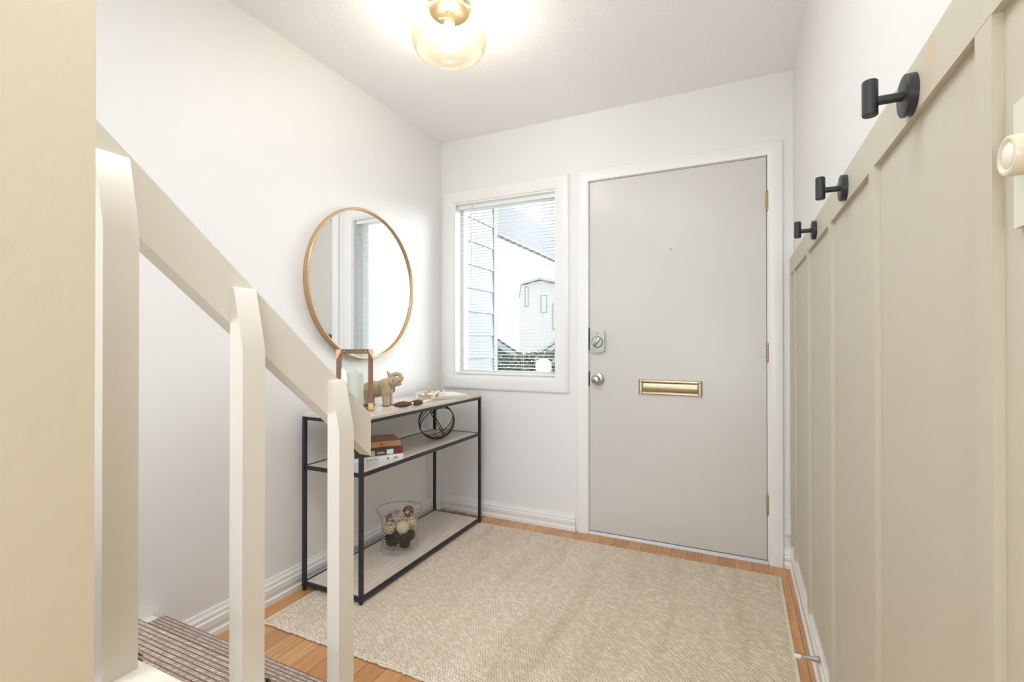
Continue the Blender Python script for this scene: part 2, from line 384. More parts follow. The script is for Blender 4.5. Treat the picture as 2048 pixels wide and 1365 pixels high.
# deadbolt: shield plate, round collar, thumb turn
cx, cz = 1.079, 1.121
pl = []
for q in range(9): a = -.041+.082*q/8; pl.append((cx+a, .003, cz+.056+.010*math.cos(a/.041*PI/2)))
for q in range(9): a = .041-.082*q/8; pl.append((cx+a, .003, cz-.056-.010*math.cos(a/.041*PI/2)))
db = obj('deadbolt', prism(B(), pl, (0, -.022, 0)), M['nickel'], slab, bevel=.004)
obj('collar', lathe(B(), [(0, -.028), (.029, -.028), (.034, -.020), (.034, -.016)], 32, (cx, 0, cz-.004), 'y'), M['nickel'], db, smooth=True)
tb = bx(-.0065, .0065, -.048, -.026, -.029, .029); bmesh.ops.rotate(tb, verts=tb.verts[:], cent=(0, 0, 0), matrix=Matrix.Rotation(math.radians(38), 3, 'Y')); bmesh.ops.translate(tb, verts=tb.verts[:], vec=(cx, 0, cz-.004))
obj('thumb_turn', tb, M['nickel'], db, bevel=.004)
obj('screw', lathe(B(), [(0, -.0262), (.004, -.0258), (.0045, -.024)], 12, (cx-.002, 0, cz+.046), 'y'), M['agedbrass'], db, smooth=True)
# door knob
kx, kz = 1.079, .902
kn = obj('door_knob', lathe(B(), [(0, -.060), (.014, -.060), (.022, -.056), (.0265, -.047), (.026, -.038), (.020, -.030), (.013, -.024), (.012, -.012)], 32, (kx-.002, 0, kz-.002), 'y'), M['nickel'], slab, smooth=True)
obj('rosette', lathe(B(), [(.012, -.014), (.030, -.011), (.036, -.006), (.037, .0035)], 36, (kx, 0, kz), 'y'), M['nickel'], kn, smooth=True)
obj('lock_button', lathe(B(), [(0, -.064), (.005, -.063), (.006, -.058)], 14, (kx-.002, 0, kz-.002), 'y'), M['nickel'], kn, smooth=True)
# latch plates in the left jamb
for z0, z1 in ((1.07, 1.20), (.86, .945)): obj('strike_plate', bx(DX0-.0085, DX0-.0022, -.0015, .03, z0, z1), M['black'], dr)
# mail slot
sx0, sx1, sz0, sz1 = 1.311, 1.641, .826, .909
ms = obj('mail_slot', B(), M['brass'], slab)
fb = B()
def bar(x0, x1, z0, z1, t=.011):
    if x1-x0 > z1-z0: prism(fb, [(x0, .003, z0), (x0, -.006, z0), (x0, -t, z0+.35*(z1-z0)), (x0, -t, z0+.65*(z1-z0)), (x0, -.006, z1), (x0, .003, z1)], (x1-x0, 0, 0))
    else: prism(fb, [(x0, .003, z0), (x0, -.007, z0), (x0+.4*(x1-x0), -t, z0), (x0+.6*(x1-x0), -t, z0), (x1, -.007, z0), (x1, .003, z0)], (0, 0, z1-z0))
bar(sx0+.02, sx1-.02, sz1-.016, sz1); bar(sx0+.02, sx1-.02, sz0, sz0+.016); bar(sx0, sx0+.022, sz0, sz1, .012); bar(sx1-.022, sx1, sz0, sz1, .012)
obj('slot_frame', fb, M['brass'], ms, smooth=True)
fl = [(sx0+.024, .0, sz0+.018), (sx0+.024, -.002, sz0+.020), (sx0+.024, -.0055, (sz0+sz1)/2-.008), (sx0+.024, -.0055, (sz0+sz1)/2+.006), (sx0+.024, -.001, sz1-.020), (sx0+.024, .001, sz1-.018), (sx0+.024, .002, (sz0+sz1)/2)]
obj('slot_flap', prism(B(), fl, (sx1-sx0-.048, 0, 0)), mat('flap_brass', (.50, .42, .29), .36, 1, var=.04), ms, smooth=True)
obj('slot_recess', bx(sx0+.021, sx1-.021, .0022, .0028, sz0+.014, sz1-.014), M['dark'], ms)
for q in (sx0+.011, sx1-.011):
    for z_ in (sz0+.013, sz1-.013): obj('screw', lathe(B(), [(0, -.0135), (.003, -.0132), (.0042, -.0112)], 12, (q, 0, z_), 'y'), M['agedbrass'], ms, smooth=True)
pe = obj('peephole', lathe(B(), [(.0045, -.003), (.007, -.003), (.0075, .003)], 20, (1.481, 0, 1.622), 'y'), M['nickel'], slab, smooth=True)
obj('lens', lathe(B(), [(0, -.0015), (.0046, -.0012)], 16, (1.481, 0, 1.622), 'y'), M['carglass'], pe)

# ------------------------------------------------------------------ window
wn = sroot('window_1', ((WX0+WX1)/2, 0, WZ0))
obj('casing', casing(B(), WX0, WX1, WZ0, WZ1, .079, True, .018), M['trim'], wn, smooth=True)
jb = B(); t = .012
box(jb, WX0, WX0+t, -.004, D, WZ0, WZ1); box(jb, WX1-t, WX1, -.004, D, WZ0, WZ1); box(jb, WX0+t, WX1-t, -.004, D, WZ1-t, WZ1); box(jb, WX0+t, WX1-t, -.004, D, WZ0, WZ0+t)
obj('jamb', jb, M['trim'], wn)
fb2 = B(); fx0, fx1, fz0, fz1, fw = WX0+t, WX1-t, WZ0+t, WZ1-t, .028
box(fb2, fx0, fx0+fw*.6, .075, .105, fz0, fz1); box(fb2, fx1-fw*.6, fx1, .075, .105, fz0, fz1); box(fb2, fx0+fw*.6, fx1-fw*.6, .075, .105, fz1-fw*.6, fz1); box(fb2, fx0+fw*.6, fx1-fw*.6, .07, .11, fz0, fz0+fw)
obj('sash', fb2, M['trim'], wn)
obj('pane', bx(fx0+.01, fx1-.01, .088, .092, fz0+.02, fz1-.012), M['pane'], wn)
# venetian blind
bl = thing('venetian_blind', 'white slatted mini blind hanging open inside the window', 'blind', ((WX0+WX1)/2, .035, WZ1-.012))
bx0, bx1 = WX0+t+.008, WX1-t-.004
obj('headrail', bx(bx0-.003, bx1+.003, .02, .045, WZ1-t-.028, WZ1-t), M['whiteplastic'], bl, bevel=.002)
sl = B(); zs = WZ0+t+.03; n_ = 0; tl = math.radians(7)
while zs < WZ1-t-.034:
    pts = []
    for q in range(5):
        a = -1+q*.5; yy_ = .0125*a; pts.append((yy_*math.cos(tl), yy_*math.sin(tl)+.0013*(1-a*a)))
    for i in range(4):
        (y0, z0), (y1, z1) = pts[i], pts[i+1]
        sl.faces.new([sl.verts.new(p) for p in ((bx0, .033+y0, zs+z0), (bx1, .033+y0, zs+z0), (bx1, .033+y1, zs+z1), (bx0, .033+y1, zs+z1))])
    zs += .0207
bmesh.ops.remove_doubles(sl, verts=sl.verts[:], dist=1e-5)
so = obj('slats', sl, M['whiteplastic'], bl, smooth=True)
md = so.modifiers.new('thick', 'SOLIDIFY'); md.thickness = .0006
obj('bottom_rail', bx(bx0, bx1, .022, .044, WZ0+t+.006, WZ0+t+.020), M['whiteplastic'], bl, bevel=.003)
for q in (bx0+.09, (bx0+bx1)/2+.12, bx1-.09):
    cb_ = B(); tube(cb_, [(q, .0197, WZ0+t+.02), (q, .0197, WZ1-t-.02)], .0008, 6); tube(cb_, [(q, .0463, WZ0+t+.02), (q, .0463, WZ1-t-.02)], .0008, 6)
    obj('ladder_cord', cb_, M['cord'], bl)
obj('tilt_wand', tube(B(), [(.228, .012, WZ1-t-.012), (.228, .010, 1.56)], .004, 6), M['plastic'], bl)

# small cover box beside the door
t_ = thing('cover_box', 'small white cover box low on the wall between door casing and panelling', 'box', (2.0375, -.008, .165))
obj('cover', bx(2.0255, 2.0525, -.020, 0, .166, .245), M['whiteplastic'], t_, bevel=.002)

# ------------------------------------------------------------------ stairs
NOSE, RUN, RISE, Z1 = -1.772, .249, .200, .186
stairs = thing('staircase', 'carpeted stairs with ivory painted treads rising along the left wall', 'stairs', (.5, -2.4, 0))
NS = 4; SX1 = 1.035
for i in range(NS):
    yn = NOSE - RUN*i; z = Z1 + RISE*i; x1 = SX1 if yn > -2.32 else ST-.103
    if i == 2: x1 = SX1
    tb = B()
    if i == 2:
        box(tb, .001, ST-.102, yn-RUN-.02, yn, z-.03, z); box(tb, ST-.102, SX1, -2.388, yn, z-.03, z)
    else: box(tb, .001, x1, yn-RUN-.02, yn, z-.03, z)
    obj('tread', tb, M['rail'], stairs, bevel=(.006 if i != 2 else 0))
    obj('riser', bx(.001, (x1-.03) if yn > -2.32 else x1, yn-.045, yn-.028, z-RISE if i else 0, z-.03), M['rail'], stairs)
sk = [(.012, NOSE+.022, Z1-.01)]
ps = RISE/RUN
obj('skirt_board', prism(B(), [(.001, NOSE+.028, .10), (.001, NOSE+.028, Z1-.012), (.001, NOSE+.018, Z1+.004), (.001, NOSE-1.6, Z1+.004+ps*1.618), (.001, NOSE-1.6, Z1+ps*1.3)], (.014, 0, 0)), M['trim'], stairs)
obj('stringer', prism(B(), [(SX1-.03, NOSE-.05, 0), (SX1-.03, NOSE-.05, Z1-.03), (SX1-.03, NOSE-RUN-.05, Z1-.03), (SX1-.03, NOSE-RUN-.05, Z1+RISE-.03), (SX1-.03, NOSE-2*RUN-.05, Z1+RISE-.03), (SX1-.03, NOSE-2*RUN-.05, Z1+2*RISE-.03), (SX1-.03, -2.388, Z1+2*RISE-.03), (SX1-.03, -2.388, 0)], (.02, 0, 0)), M['trim'], stairs)
# runner: one strip following treads and risers with rounded nosings
run = thing('stair_runner', 'brown and ivory corded sisal runner covering the stair treads', 'carpet', (.47, NOSE, .19))
th = .009
prof = [(NOSE-.027, .0015)]
for i in range(NS):
    yn = NOSE-RUN*i; z = Z1+RISE*i
    prof.append((yn-.027, z-.036))
    prof.append((yn+.001, z-.033))
    for q in range(6):
        a = -PI/2+PI*q/5; prof.append((yn+.0005+.011*math.cos(a)*1.0, z-.0145+.0155*math.sin(a)))
    prof.append((yn-.02, z+.001))
    prof.append((yn-RUN-.027+.0005, z+.001))
CX0, CX1 = .06, .893
def off(pr, d):
    out = []
    for i, (y, z) in enumerate(pr):
        a = Vector(pr[max(i-1, 0)]); b = Vector(pr[min(i+1, len(pr)-1)]); t2 = (b-a); t2.normalize(); nrm = Vector((t2.y, -t2.x))
        out.append((y+nrm.x*d, z+nrm.y*d))
    return out
pin = prof; pout = off(prof, th)
rb = B(); cols = [CX0, CX0+.006, CX1-.006, CX1]; prev = None
secs = []
for i in range(len(prof)):
    y0, z0 = pin[i]; y1, z1 = pout[i]; ym, zm = y0+(y1-y0)*.55, z0+(z1-z0)*.55
    xe = CX1
    secs.append([rb.verts.new(p) for p in ((CX0, y0, z0), (CX0, ym, zm), (CX0+.005, y1, z1), (xe-.005, y1, z1), (xe, ym, zm), (xe, y0, z0))])
for i in range(len(secs)-1):
    a, b = secs[i], secs[i+1]
    for q in range(5): rb.faces.new((a[q], a[q+1], b[q+1], b[q]))
obj('carpet', rb, M['sisal'], run, smooth=True)

# railing: sloped handrail board bolted behind three posts
rl = thing('stair_railing', 'ivory painted stair railing with sloping board and three square posts', 'railing', (.915, -2.0, .4))
RX0, RX1 = .857, .8955
sl_ = (1.463-.914)/(2.323-1.697)
def rz_top(y): return .914 + (-1.697-y)*sl_
vh = .114; ye = -1.697
obj('handrail', prism(B(), [(RX0, ye, rz_top(ye)-vh), (RX0, ye, rz_top(ye)), (RX0, -2.346, rz_top(-2.346)), (RX0, -2.346, rz_top(-2.346)-vh*1.08)], (RX1-RX0, 0, 0)), M['rail'], rl, bevel=.003)
for yc, zt, zb in ((-1.8265, 1.018, Z1), (-2.0775, 1.222, Z1+RISE), (-2.306, 1.415, Z1+2*RISE)):
    hw = .0245; zs_ = zt-.125
    # bottom part straight, top tapered back to the rail on the room side
    pts = [(RX1, yc-hw, zb), (.934, yc-hw, zb), (.934, yc-hw, zs_), (.934-.027, yc-hw, zt-.004), (.934-.031, yc-hw, zt), (RX1, yc-hw, zt)]
    obj('post', prism(B(), pts, (0, 2*hw, 0)), M['rail'], rl, bevel=.0028)

# ------------------------------------------------------------------ rug
RXa, RXb, RYa, RYb, RT = .115, 1.987, -1.425, -.145, .011
rg = thing('area_rug', 'cream woven wool rug with brown flecks on the oak floor', 'rug', ((RXa+RXb)/2, (RYa+RYb)/2, 0))
rb = B(); nx, ny = 130, 90; grid = []
for i in range(nx+1):
    col = []
    for j in range(ny+1):
        u, v = i/nx, j/ny
        x = RXa+(RXb-RXa)*u; y = RYa+(RYb-RYa)*v
        ex = min(u, 1-u)*(RXb-RXa); ey = min(v, 1-v)*(RYb-RYa)
        if i in (0, nx): x += random.uniform(-.0015, .0015)
        if j in (0, ny): y += random.uniform(-.004, .004)
        z = RT - .006*max(0, 1-min(ex, ey)/.014)**2 + .0006*math.sin(9*x+3)*math.cos(7*y) + random.uniform(-.0003, .0003)
        col.append(rb.verts.new((x, y, z)))
    grid.append(col)
for i in range(nx):
    for j in range(ny): rb.faces.new((grid[i][j], grid[i+1][j], grid[i+1][j+1], grid[i][j+1]))
bnd = [grid[i][0] for i in range(nx+1)] + [grid[nx][j] for j in range(1, ny+1)] + [grid[i][ny] for i in range(nx-1, -1, -1)] + [grid[0][j] for j in range(ny-1, 0, -1)]
low = [rb.verts.new((v.co.x, v.co.y, .0004)) for v in bnd]
for i in range(len(bnd)): q = (i+1) % len(bnd); rb.faces.new((bnd[i], low[i], low[q], bnd[q]))
obj('weave', rb, M['rug'], rg, smooth=True)
for ys, sg in ((RYa, -1), (RYb, 1)):
    eb = B(); x = RXa
    while x < RXb:
        ball(eb, (x, ys+sg*random.uniform(-.002, .003), .0052), .0055, 1, (1.1, 1.0+random.random()*.5, .85)); x += .0092+random.uniform(-.001, .001)
    obj('looped_edge', eb, M['rugedge'], rg, smooth=True)
for xs in (RXa, RXb): obj('side_binding', bx(xs-.006, xs+.006, RYa+.002, RYb-.002, .0005, .0095), M['rugedge'], rg, bevel=.004)

# ------------------------------------------------------------------ console table
TX0, TX1, TY0, TY1, TT, TM, TB_ = .040, .386, -1.181, -.143, .793, .560, .040
ct = thing('console_table', 'narrow black metal console table with three grey oak shelves against left wall', 'table', ((TX0+TX1)/2, (TY0+TY1)/2, 0))
lw = .0155
for x in (TX0+.008, TX1-.008):
    for y in (TY0+.008, TY1-.008):
        fz = .0115 if RXa < x and RYa < y < RYb else 0.0005
        lb = B(); box(lb, x-lw/2, x+lw/2, y-lw/2, y+lw/2, .022, TT-.012)
        lg = obj('leg', lb, M['black'], ct, bevel=.0025)
        obj('foot', lathe(B(), [(0, fz), (.0075, fz), (.0088, fz+.003), (.0088, .022), (0, .022)], 18, (x, y, 0)), M['black'], lg, smooth=True)
for nm, zt in (('top', TT-.012), ('middle', TM), ('bottom', TB_)):
    fr_ = B(); h_ = .016
    box(fr_, TX0+.003, TX0+.013, TY0+.012, TY1-.012, zt-h_, zt); box(fr_, TX1-.013, TX1-.003, TY0+.012, TY1-.012, zt-h_, zt)
    box(fr_, TX0+.012, TX1-.012, TY0+.003, TY0+.013, zt-h_, zt); box(fr_, TX0+.012, TX1-.012, TY1-.013, TY1-.003, zt-h_, zt)
    obj('shelf_frame', fr_, M['black'], ct, bevel=.0015, seg=1)
    if nm == 'top': obj('table_top', bx(TX0-.001, TX1+.001, TY0-.001, TY1+.001, TT-.0118, TT), M['laminate'], ct, bevel=.001, seg=1)
    else: obj('shelf', bx(TX0+.0125, TX1-.0125, TY0+.0125, TY1-.0125, zt-.012, zt-.002), M['laminate'], ct)
for y in (TY0, TY1):
    for zt in (TT-.02, TM-.008, TB_-.008):
        for x in (TX0+.008, TX1-.008):
            s_ = -1 if y == TY0 else 1
            obj('bolt', lathe(B(), [(0, s_*.004), (.0035, s_*.003), (.0045, 0)], 10, (x, y, zt), 'y'), M['black'], ct, smooth=True)
SM, SB = TM-.002, TB_-.002              # shelf surfaces

# ------------------------------------------------------------------ mirror
mr = thing('wall_mirror', 'large round mirror with thin gilded frame hung above the console', 'mirror', (0, -.745, 1.423))
R_ = .400
obj('frame', lathe(B(), [(R_-.002, .001), (R_, .006), (R_, .030), (R_-.003, .033), (R_-.010, .033), (R_-.012, .030), (R_-.012, .014), (R_-.012, .001)], 96, (0, -.745, 1.423), 'x', True), M['gold'], mr, smooth=True)
obj('mirror_glass', lathe(B(), [(0, .0), (R_-.012, 0), (R_-.012, .016), (0, .016)], 96, (.002, -.745, 1.423), 'x'), M['mirror'], mr)

# ------------------------------------------------------------------ ceiling lamp
LX, LY = .770, -1.105
lp = thing('ceiling_lamp', 'flush ceiling lamp with amber glass globe, open below, around a lit bulb', 'lamp', (LX, LY, H))
obj('canopy', lathe(B(), [(0, H-.001), (.075, H-.001), (.078, H-.006), (.078, H-.030), (.070, H-.036), (0, H-.036)], 48, (LX, LY, 0)), M['brass'], lp, smooth=True)
g0 = [(.062, 2.424), (.078, 2.420), (.105, 2.412), (.128, 2.397), (.143, 2.375), (.150, 2.347), (.149, 2.318), (.143, 2.296), (.134, 2.280)]
obj('glass_shade', lathe(B(), g0 + [(.1315, 2.2785), (.130, 2.281)] + [(r-.004, z-.001 if i < 3 else z) for i, (r, z) in enumerate(g0)][::-1], 64, (LX, LY, 0), 'z', True), M['amberglass'], lp, smooth=True)
obj('shade_rim', lathe(B(), [(.1335, 2.2800), (.1320, 2.2775), (.1300, 2.2800), (.1320, 2.2825)], 64, (LX, LY, 0), 'z', True), M['vaseglass'], lp, smooth=True)
obj('lamp_socket', lathe(B(), [(0, H-.036), (.021, H-.036), (.021, H-.075), (.0165, H-.080), (0, H-.080)], 28, (LX, LY, 0)), M['porcelain'], lp, smooth=True)
bu = obj('bulb', lathe(B(), [(.012, 2.381), (.014, 2.366), (.022, 2.346), (.029, 2.325), (.030, 2.308), (.024, 2.290), (.012, 2.279), (0, 2.276)], 28, (LX, LY, 0)), M['vaseglass'], lp, smooth=True)
fb_ = B()
for q in range(4):
    a = q*PI/2+.4; tube(fb_, [(LX+.005*math.cos(a), LY+.005*math.sin(a), 2.372), (LX+.012*math.cos(a), LY+.012*math.sin(a), 2.325), (LX+.005*math.cos(a+.6), LY+.005*math.sin(a+.6), 2.290)], .0032, 6)
obj('filament', fb_, M['bulb'], bu)
pl_ = bpy.data.lights.new('bulb_glow', 'POINT'); pl_.energy = 7.0; pl_.color = (.95, .98, 1); pl_.shadow_soft_size = .045
po = bpy.data.objects.new('bulb_glow', pl_); COL.objects.link(po); po.parent = lp; po.location = (0, 0, 2.318-H)

# ------------------------------------------------------------------ coat hooks
hk = thing('coat_hook', 'black peg coat hook on the panelling nearest the camera', 'hook', (2.045, -1.832, 1.478), 0, 'black coat hooks along the panel rail')
obj('wall_plate', lathe(B(), [(0, -.013), (.028, -.013), (.0305, -.0115), (.0305, 0), (0, 0)], 40, (0, 0, 0), 'x'), M['hookblack'], hk, True, True)
obj('arm', tube(B(), [(-.012, 0, 0), (-.052, 0, 0)], .0068, 18), M['hookblack'], hk, True, True)
obj('peg', lathe(B(), [(0, -.0215), (.0092, -.0215), (.0104, -.020), (.0104, .0305), (.0092, .032), (0, .032)], 28, (-.052, 0, 0)), M['hookblack'], hk, True, True)
obj('set_screw', lathe(B(), [(0, -.0318), (.002, -.0318), (.002, -.029)], 10, (-.007, 0, 0)), M['nickel'], hk, True, True)
dup(hk, (2.045, -1.350, 1.482), label='middle one of the three black peg coat hooks')
dup(hk, (2.045, -.868, 1.484), label='black peg coat hook on the panelling nearest the door')

# ------------------------------------------------------------------ dimmer on the panelling
sw = thing('dimmer_switch', 'ivory dimmer knob on a pale wall plate at the right edge', 'switch', (2.0545, -2.138, 1.283))
pb = bx(2.0485, 2.0545, -2.184, -2.106, 1.219, 1.338)
obj('switch_plate', pb, mat('pale_plate_paint', (.72, .72, .62), .4), sw, bevel=.004)
obj('knob', lathe(B(), [(0, -.0230), (.0105, -.0225), (.0125, -.0232), (.0150, -.0245), (.0172, -.0240), (.0180, -.022), (.0180, -.004), (0, -.004)], 44, (2.0525, -2.145, 1.2785), 'x'), M['plastic'], sw, smooth=True)
obj('knob_cap', lathe(B(), [(0, -.0265), (.006, -.0258), (.0112, -.0232), (.0115, -.0215), (0, -.0215)], 36, (2.0525, -2.145, 1.2785), 'x'), mat('pearl_cap', (.82, .80, .72), .2), sw, smooth=True)

# ------------------------------------------------------------------ door stop on the right baseboard
ds = thing('door_stop', 'metal spring door stop with white tip on the right baseboard', 'door stop', (2.044, -.93, .10))
p0, p1 = Vector((2.0405, -.932, .104)), Vector((1.973, -.955, .112))
d_ = (p1-p0)
sg = []; rr_ = []
for q in range(60): sg.append(p0+d_*(.0+.76*q/59)); rr_.append(.0085-.0055*q/59+.0009*(q % 2))
obj('spring', tube(B(), sg, rr_, 14), M['nickel'], ds, smooth=True)
obj('base_cap', tube(B(), [p0-d_*.01, p0+d_*.04], .0105, 18), M['nickel'], ds, smooth=True)
obj('rubber_tip', tube(B(), [p0+d_*.74, p0+d_*.78, p0+d_*.97, p0+d_*1.0], [.0045, .0068, .0068, .0052], 16), M['whiteplastic'], ds, smooth=True)

# ------------------------------------------------------------------ lantern with candle
ang = math.atan2(.68, .73)
FR = Vector((.284, -.995, 0)); ln_w, ln_d, ln_h = .160, .125, .288
rv = Vector((math.cos(ang), math.sin(ang), 0)); fv = Vector((-math.sin(ang), math.cos(ang), 0))
cen = FR - rv*ln_w/2 + fv*ln_d/2
lt = thing('candle_lantern', 'wooden frame lantern with copper corners and glass sides on the console', 'lantern', (cen.x, cen.y, TT), ang)
a_, b_, t_ = ln_w/2, ln_d/2, .0195
for sx in (-1, 1):
    for sy in (-1, 1):
        x0, y0 = sx*(a_-t_/2), sy*(b_-t_/2)
        obj('corner_post', bx(x0-t_/2, x0+t_/2, y0-t_/2, y0+t_/2, .001, ln_h), M['walnut'], lt, True, bevel=.001, seg=1)
        for z0, z1 in ((.0005, .040), (ln_h-.046, ln_h+.0008)):
            bk = B(); q = .0012
            box(bk, x0-t_/2-q, x0+t_/2+q, y0-t_/2-q, y0+t_/2+q, z0, z0+.012 if z0 < .1 else z1)
            if z0 < .1: box(bk, x0-t_/2-q, x0+t_/2+q, y0+sy*(t_/2)-q, y0+sy*(t_/2)+q, z0, z1)
            o_ = obj('corner_bracket', bk, M['copper'], lt, True) if z0 < .1 else None
            if o_ is None:
                bk.free(); bk = B()
                yo = y0+sy*t_/2; zt = ln_h+.0008
                prism(bk, [(sx*a_, yo+sy*q, zt), (sx*(a_-t_), yo+sy*q, zt), (sx*(a_-t_*.98), yo+sy*q, zt-.012), (sx*a_, yo+sy*q, zt-.046)], (0, -sy*q, 0))
                obj('corner_bracket', bk, M['copper'], lt, True)
for sy in (-1, 1):
    y0 = sy*(b_-t_/2)
    for z0 in (.001, ln_h-t_): obj('frame_rail', bx(-a_+t_, a_-t_, y0-t_/2, y0+t_/2, z0, z0+t_), M['walnut'], lt, True)
    obj('glass_panel', bx(-a_+t_, a_-t_, sy*(b_-t_/2)-.0012, sy*(b_-t_/2)+.0012, t_, ln_h-t_), M['pane'], lt, True)
    for sx in (-1, 1): obj('rivet', ball(B(), (sx*(a_-t_-.014), sy*(b_+.0005), ln_h-t_/2), .0032, 2), M['copper'], lt, True, True)
for sx in (-1, 1):
    x0 = sx*(a_-t_/2)
    for z0 in (.001, ln_h-t_): obj('frame_rail', bx(x0-t_/2, x0+t_/2, -b_+t_, b_-t_, z0, z0+t_), M['walnut'], lt, True)
    obj('glass_panel', bx(x0-.0012, x0+.0012, -b_+t_, b_-t_, t_, ln_h-t_), M['pane'], lt, True)
obj('floor_plate', bx(-a_+t_, a_-t_, -b_+t_, b_-t_, .003, .011), M['walnut'], lt, True)
cnd = thing('pillar_candle', 'ivory pillar candle standing inside the wooden lantern', 'candle', (cen.x, cen.y, TT+.0112))
cnd_r = .0385
obj('wax_body', lathe(B(), [(0, 0), (cnd_r-.001, 0), (cnd_r, .002), (cnd_r, .166), (cnd_r-.003, .169), (cnd_r-.009, .166), (0, .164)], 40), M['wax'], cnd, True, True)
obj('wick', tube(B(), [(0, 0, .163), (.001, 0, .170), (.003, 0, .176)], .0012, 6), M['ink'], cnd, True)

# ------------------------------------------------------------------ elephant figurine (continuous carved body)
ea = math.radians(20)
el = thing('elephant_figurine', 'tan carved elephant figurine with raised trunk beside the lantern', 'figurine', (.155, -.805, TT), ea)
eb = B()
def ell(c, r, rot=None): ball(eb, c, 1, 3, r, rot)
ell((-.020, 0, .082), (.063, .047, .043)); ell((.026, 0, .090), (.044, .042, .042)); ell((-.050, 0, .080), (.036, .042, .040))
tube(eb, [(.032, 0, .100), (.062, 0, .116)], [.037, .028], 20); ell((.069, 0, .119), (.036, .032, .028), Matrix.Rotation(math.radians(-15), 3, 'Y'))
# raised trunk curling back over the forehead
tube(eb, [(.080, 0, .126), (.098, 0, .128), (.113, 0, .131), (.119, 0, .142), (.113, 0, .154), (.098, 0, .160), (.080, 0, .158), (.064, 0, .150), (.056, 0, .138)], [.017, .0145, .0125, .0115, .0110, .0105, .0105, .0115, .013], 18)
tube(eb, [(.056, .006, .145), (.048, .008, .160), (.040, .008, .174)], [.010, .0075, .0035], 12)
tube(eb, [(.060, -.006, .150), (.056, -.008, .160), (.057, -.008, .169)], [.008, .006, .0035], 12)
tube(eb, [(.060, 0, .106), (.084, 0, .108), (.106, 0, .108), (.121, 0, .110)], [.026, .015, .008, .0035], 16)
for sy in (-1, 1):
    tube(eb, [(.040, sy*.024, .085), (.044, sy*.026, .05), (.046, sy*.026, .014), (.046, sy*.026, .002)], [.024, .0185, .0170, .0185], 18)
    tube(eb, [(-.052, sy*.022, .082), (-.050, sy*.025, .05), (-.048, sy*.025, .014), (-.048, sy*.025, .002)], [.028, .020, .0170, .0185], 18)
    # ear: broad flap hanging over the shoulder
    ell((.040, sy*.040, .098), (.033, .009, .030), Matrix.Rotation(math.radians(sy*-8), 3, 'X') @ Matrix.Rotation(math.radians(18), 3, 'Y'))
    ell((.052, sy*.039, .080), (.022, .007, .024))
tube(eb, [(-.082, 0, .095), (-.092, 0, .075), (-.093, 0, .050)], [.008, .005, .004], 10)
bo = obj('body', eb, M['stone'], el, True, True)
r_ = bo.modifiers.new('fuse', 'REMESH'); r_.mode = 'VOXEL'; r_.voxel_size = .0024; r_.use_smooth_shade = True
s_ = bo.modifiers.new('soften', 'SMOOTH'); s_.factor = .5; s_.iterations = 4
for sy in (-1, 1):
    obj('eye', ball(B(), (.084, sy*.0285, .127), .0030, 2, (1.4, .5, .8)), M['dark'], el, True, True)
for x, y in ((.046, .026), (.046, -.026), (-.048, .025), (-.048, -.025)): obj('foot_pad', lathe(B(), [(0, .0002), (.0180, .0002), (.0185, .004), (0, .004)], 20, (x, y, 0)), M['dark'], el, True)

# ------------------------------------------------------------------ books
def book(name, label, p_fr, d_sp, length, depth, th, z, mcov, spine='bookwhite'):
    """Book lying flat, its spine from p_fr back along -d_sp; root at its spine centre."""
    a = math.atan2(d_sp[1], d_sp[0])
    c = Vector((p_fr[0], p_fr[1], 0)) - Vector((math.cos(a), math.sin(a), 0))*length/2
    r = thing(name, label, 'book', (c.x, c.y, z), a)
    L, t2 = length/2, .0022
    cv = B(); box(cv, -L, L, 0, depth, 0, t2); box(cv, -L, L, 0, depth, th-t2, th)
    pts = [(-L, .003, 0), (-L, -.001, t2), (-L, -.0022, th/2), (-L, -.001, th-t2), (-L, .003, th)]
    prism(cv, pts, (length, 0, 0))
    co = obj('cover', cv, mcov, r, True)
    obj('pages', bx(-L+.003, L-.003, .002, depth-.004, t2, th-t2), M['paper'], r, True)
    return r, L, co
b1, L1, c1 = book('book', 'white book at the bottom of the stack on the middle shelf', (.366, -.878), (.133, .2), .245, .19, .024, SM, M['bookwhite'])
text('title', 'ROOTS', .016, M['ink'], c1, (-.025, -.0026, .012), (PI/2, 0, 0)); text('title', 'AIR', .015, M['ink'], c1, (.085, -.0026, .012), (PI/2, 0, 0))
obj('emblem', lathe(B(), [(0, 0), (.004, 0), (.0055, .0003), (0, .0004)], 7, (.048, -.0024, .012), 'y'), mat('dull_green_ink', (.10, .14, .08), .6), c1, True)
b2, L2, c2 = book('book', 'dark green book with a red patch in the middle of the stack', (.352, -.864), (.133, .2), .225, .18, .028, SM+.024, M['bookgreen'])
def patch(parent, name, x0, x1, z0, z1, m, d=-.0032): obj(name, bx(x0, x1, d, .001, z0, z1), m, parent, True)
patch(c2, 'spine_label', .034, .066, .003, .025, M['bookwhite']); patch(c2, 'red_block', .080, .108, .004, .024, M['red']); patch(c2, 'yellow_block', -.046, -.022, .002, .025, M['yellowgreen'])
text('title', 'IDEN', .015, M['bookwhite'], c2, (.006, -.0030, .012), (PI/2, 0, 0))
b3, L3, c3 = book('book', 'orange book with a small heart on its spine, topmost of the stack', (.318, -.838), (.62, .78), .215, .165, .027, SM+.052, M['bookorange'])
obj('spine', bx(-L3+.0005, L3-.0005, -.0030, -.0005, .0006, .0264), mat('orange_spine', (.80, .36, .18), .5, var=.06), c3, True)
hb = B(); hp = []
for q in range(24):
    tt = 2*PI*q/24; hp.append((.00035*16*math.sin(tt)**3, -.0034, .0135+.00035*(13*math.cos(tt)-5*math.cos(2*tt)-2*math.cos(3*tt)-math.cos(4*tt))))
